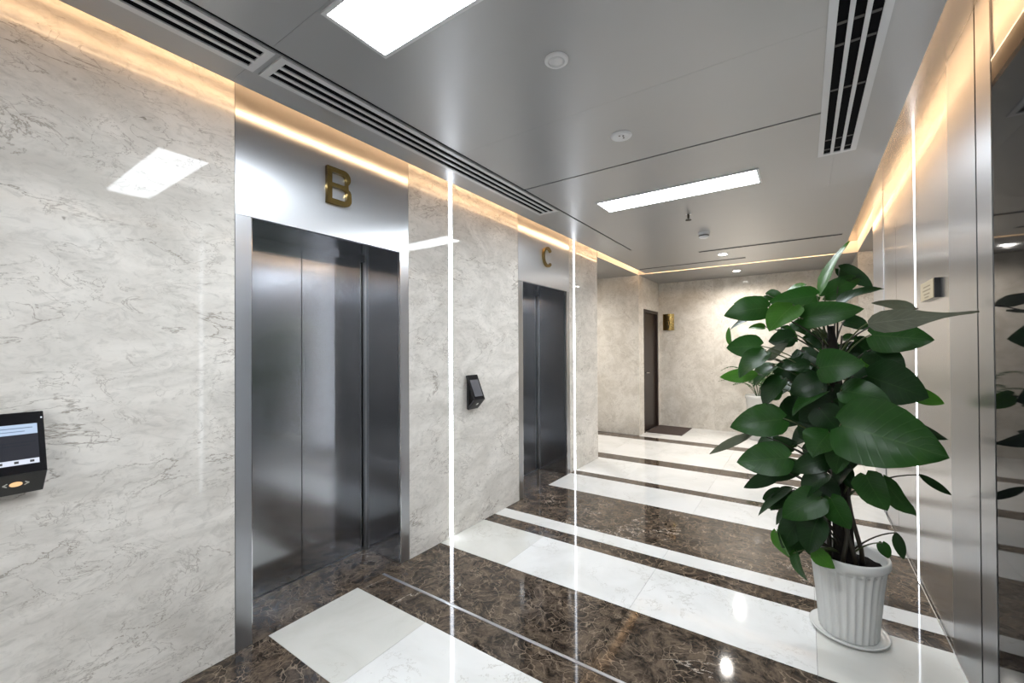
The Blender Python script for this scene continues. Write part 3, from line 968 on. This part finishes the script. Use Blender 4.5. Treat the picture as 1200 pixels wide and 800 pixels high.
def blade(b, t, w, roll, m, parent):
    b, t = Vector(b), Vector(t)
    A = t - b
    L = A.length
    a = A / L
    B = a.cross(FRONT)
    if B.length < .1:
        B = a.cross(Vector((0, 0, 1)))
    B = (Matrix.Rotation(math.radians(roll), 3, a) @ B.normalized()).normalized()
    Nn = B.cross(a).normalized()
    if Nn.dot(FRONT) < 0:
        Nn = -Nn
    heart = w / L > .42
    if heart:
        us = [-.09, -.02, .10, .24, .40, .56, .71, .84, .94, 1.0]
        fs = [.42, .74, .94, 1.0, .97, .86, .68, .44, .20, .0]
    else:
        us = [.0, .06, .16, .30, .46, .60, .73, .85, .94, 1.0]
        fs = [.06, .40, .76, .98, 1.0, .90, .70, .44, .20, .0]
    if m is LEAF['t']:                                   # long and half rolled up, with a thin dried tail
        fs = [.25, .70, .98, 1.0, .80, .46, .22, .13, .12, .06]
    droop = random.uniform(.05, .15)
    fold = random.uniform(.10, .34)
    wavy = random.uniform(.0, .05)
    ph = random.uniform(0, 6)
    bm = bmesh.new()
    uvl = bm.loops.layers.uv.new('UVMap')
    rows = []
    for i, (u, f) in enumerate(zip(us, fs)):
        row = []
        for v in (-1, -.55, 0, .55, 1):
            hw = w / 2 * f
            uu = u
            if heart and i < 2 and v == 0:
                uu = .03 * (i + .2)
            if heart and abs(v) == 1:
                uu = u + (.03 if i < 2 else 0)
            p = b + a * (L * uu) + B * (hw * v)
            p += Nn * (fold * abs(v) * hw - droop * L * (2 * uu - .9) ** 2 * .8 + wavy * w * math.sin(ph + uu * 9 + v * 2) * abs(v))
            row.append((bm.verts.new(p), uu, v))
        rows.append(row)
    for r, s in zip(rows, rows[1:]):
        for k in range(4):
            q = [r[k], r[k + 1], s[k + 1], s[k]]
            fc = bm.faces.new([e[0] for e in q])
            for lp, e in zip(fc.loops, q):
                lp[uvl].uv = (e[1], e[2] * .5 + .5)
    bmesh.ops.remove_doubles(bm, verts=bm.verts, dist=1e-5)
    # face normals towards the upper side
    s = sum((f.normal.dot(Nn) for f in (bm.normal_update() or bm.faces)))
    me_flip = s < 0
    if me_flip:
        bmesh.ops.reverse_faces(bm, faces=bm.faces)
    co = [v.co for v in bm.verts]
    mid = sum(co, Vector()) / len(co)
    bmesh.ops.translate(bm, verts=bm.verts, vec=-mid)
    me = bpy.data.meshes.new('leaf')
    bm.to_mesh(me)
    bm.free()
    me.polygons.foreach_set('use_smooth', [True] * len(me.polygons))
    me.materials.append(m)
    return finish(bpy.data.objects.new('leaf', me), parent, mid)


px, py = 2.428, 2.755
plant = thing('potted_plant', 'tall broad-leaved green plant on a pole in a white fluted pot', 'plant', (px, py, 0))
obj('saucer', lathe([(0, .0006), (.135, .0006), (.158, .010), (.164, .022), (.160, .024), (.150, .013), (.13, .008), (0, .008)], px, py, 48), M['ceramic'], plant, smooth=True)
prof = [(0, .0085), (.116, .0085, 0), (.122, .014, .4), (.125, .05, 1), (.131, .12, 1), (.138, .20, 1), (.146, .28, 1), (.154, .345, .9),
        (.158, .362, .2), (.166, .368, 0), (.169, .380, 0), (.169, .402, 0), (.165, .410, 0), (.157, .409, 0), (.152, .395, 0), (.147, .34, 0), (0, .33, 0)]
obj('pot', lathe(prof, px, py - .005, 156, .010, 26), M['ceramic'], plant, smooth=True)
bm = lathe([(.1475, .355), (.12, .362), (.06, .368), (0, .372)], px, py - .005, 28)
for v in bm.verts:
    v.co.z += random.uniform(-.006, .006)
obj('soil', bm, M['soil'], plant, smooth=True)


def axis(z):
    """the leaning line of the pole"""
    k = (z - .36) / 1.2
    return Vector((px - .012 - .045 * k, py - .01 + .01 * math.sin(3 * k), z))


obj('moss_pole', tube([axis(.36 + .12 * k) for k in range(11)], [.048, .044, .042, .040, .038, .036, .034, .032, .030, .026, .012], 12), M['pole'], plant, smooth=True)
for k in range(7):                                   # vines climbing the pole
    a0, r0 = k * .9, .042
    pts = []
    for i in range(15):
        z = .36 + i * (.082 - .003 * (k % 3))
        a = a0 + (1 if k % 2 else -1) * i * .22
        flare = .030 * max(0, 1 - i / 4)
        pts.append(axis(z) + Vector((math.cos(a), math.sin(a), 0)) * (r0 + flare + .004 * math.sin(i * 1.7 + k)))
    obj('vine', tube(pts, [.011 - .0005 * i for i in range(15)], 7), M['stem_dark'], plant, smooth=True)
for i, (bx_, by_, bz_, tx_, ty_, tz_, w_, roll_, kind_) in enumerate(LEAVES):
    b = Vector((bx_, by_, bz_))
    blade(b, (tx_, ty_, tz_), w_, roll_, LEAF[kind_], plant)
    z0 = min(max(bz_ - .10 - .25 * (b - axis(bz_)).length, .40), 1.50)
    s = axis(z0)
    out = (b - s)
    out.z = 0
    s = s + out.normalized() * .028
    mid = (s + b) / 2 + Vector((0, 0, .02 + .10 * (b - s).length))
    obj('stem', tube(bez(s, mid, b, 8), [.0048, .0045, .0042, .004, .0036, .0034, .0032, .003], 5),
        M['stem_dark'] if kind_ in 'du' else M['stem'], plant, smooth=True)

# ------------------------------------------------------------------ the palm by the far wall
fx, fy = 1.66, 7.72
palm = thing('potted_palm', 'feathery palm in a tall white pot by the far wall', 'plant', (fx, fy, 0))
obj('pot', lathe([(0, .0008), (.135, .0008), (.142, .01), (.178, .64), (.190, .65), (.190, .69), (.182, .70), (.172, .69), (.165, .62), (0, .61)], fx, fy, 40), M['ceramic'], palm, smooth=True)
obj('soil', lathe([(.168, .655), (.08, .662), (0, .664)], fx, fy, 24), M['soil'], palm)
rnd = random.Random(5)
for k in range(13):
    a = 2 * PI * k / 13 + rnd.uniform(-.2, .2)
    reach, hgt = rnd.uniform(.40, .56), rnd.uniform(.26, .60)
    dv = Vector((math.cos(a), math.sin(a) * .75, 0))
    if fy + dv.y * reach > 8.10:
        reach *= .7
    s = Vector((fx, fy, .66)) + dv * .02
    mid = s + dv * reach * .35 + Vector((0, 0, hgt * 1.25))
    e = s + dv * reach + Vector((0, 0, hgt * .80))
    sp = bez(s, mid, e, 14)
    bm = tube(sp, [.005 - .0003 * i for i in range(14)], 5)
    side = dv.cross(Vector((0, 0, 1))).normalized()
    for i in range(4, 14):
        d = (sp[i] - sp[i - 1]).normalized()
        for sg in (-1, 1):
            ln = .10 * math.sin(PI * min(1, (i - 2) / 11.5)) + .025
            tip = sp[i] + (side * sg * .8 + d * .7 + Vector((0, 0, -.25))).normalized() * ln
            m1 = (sp[i] + tip) / 2 + Vector((0, 0, .008))
            c = d * .012
            vs = [bm.verts.new(p) for p in (sp[i] - c, m1 - c * .9, tip, m1 + c * .9, sp[i] + c)]
            bm.faces.new(vs)
    obj('frond', bm, LEAF['m'], palm)
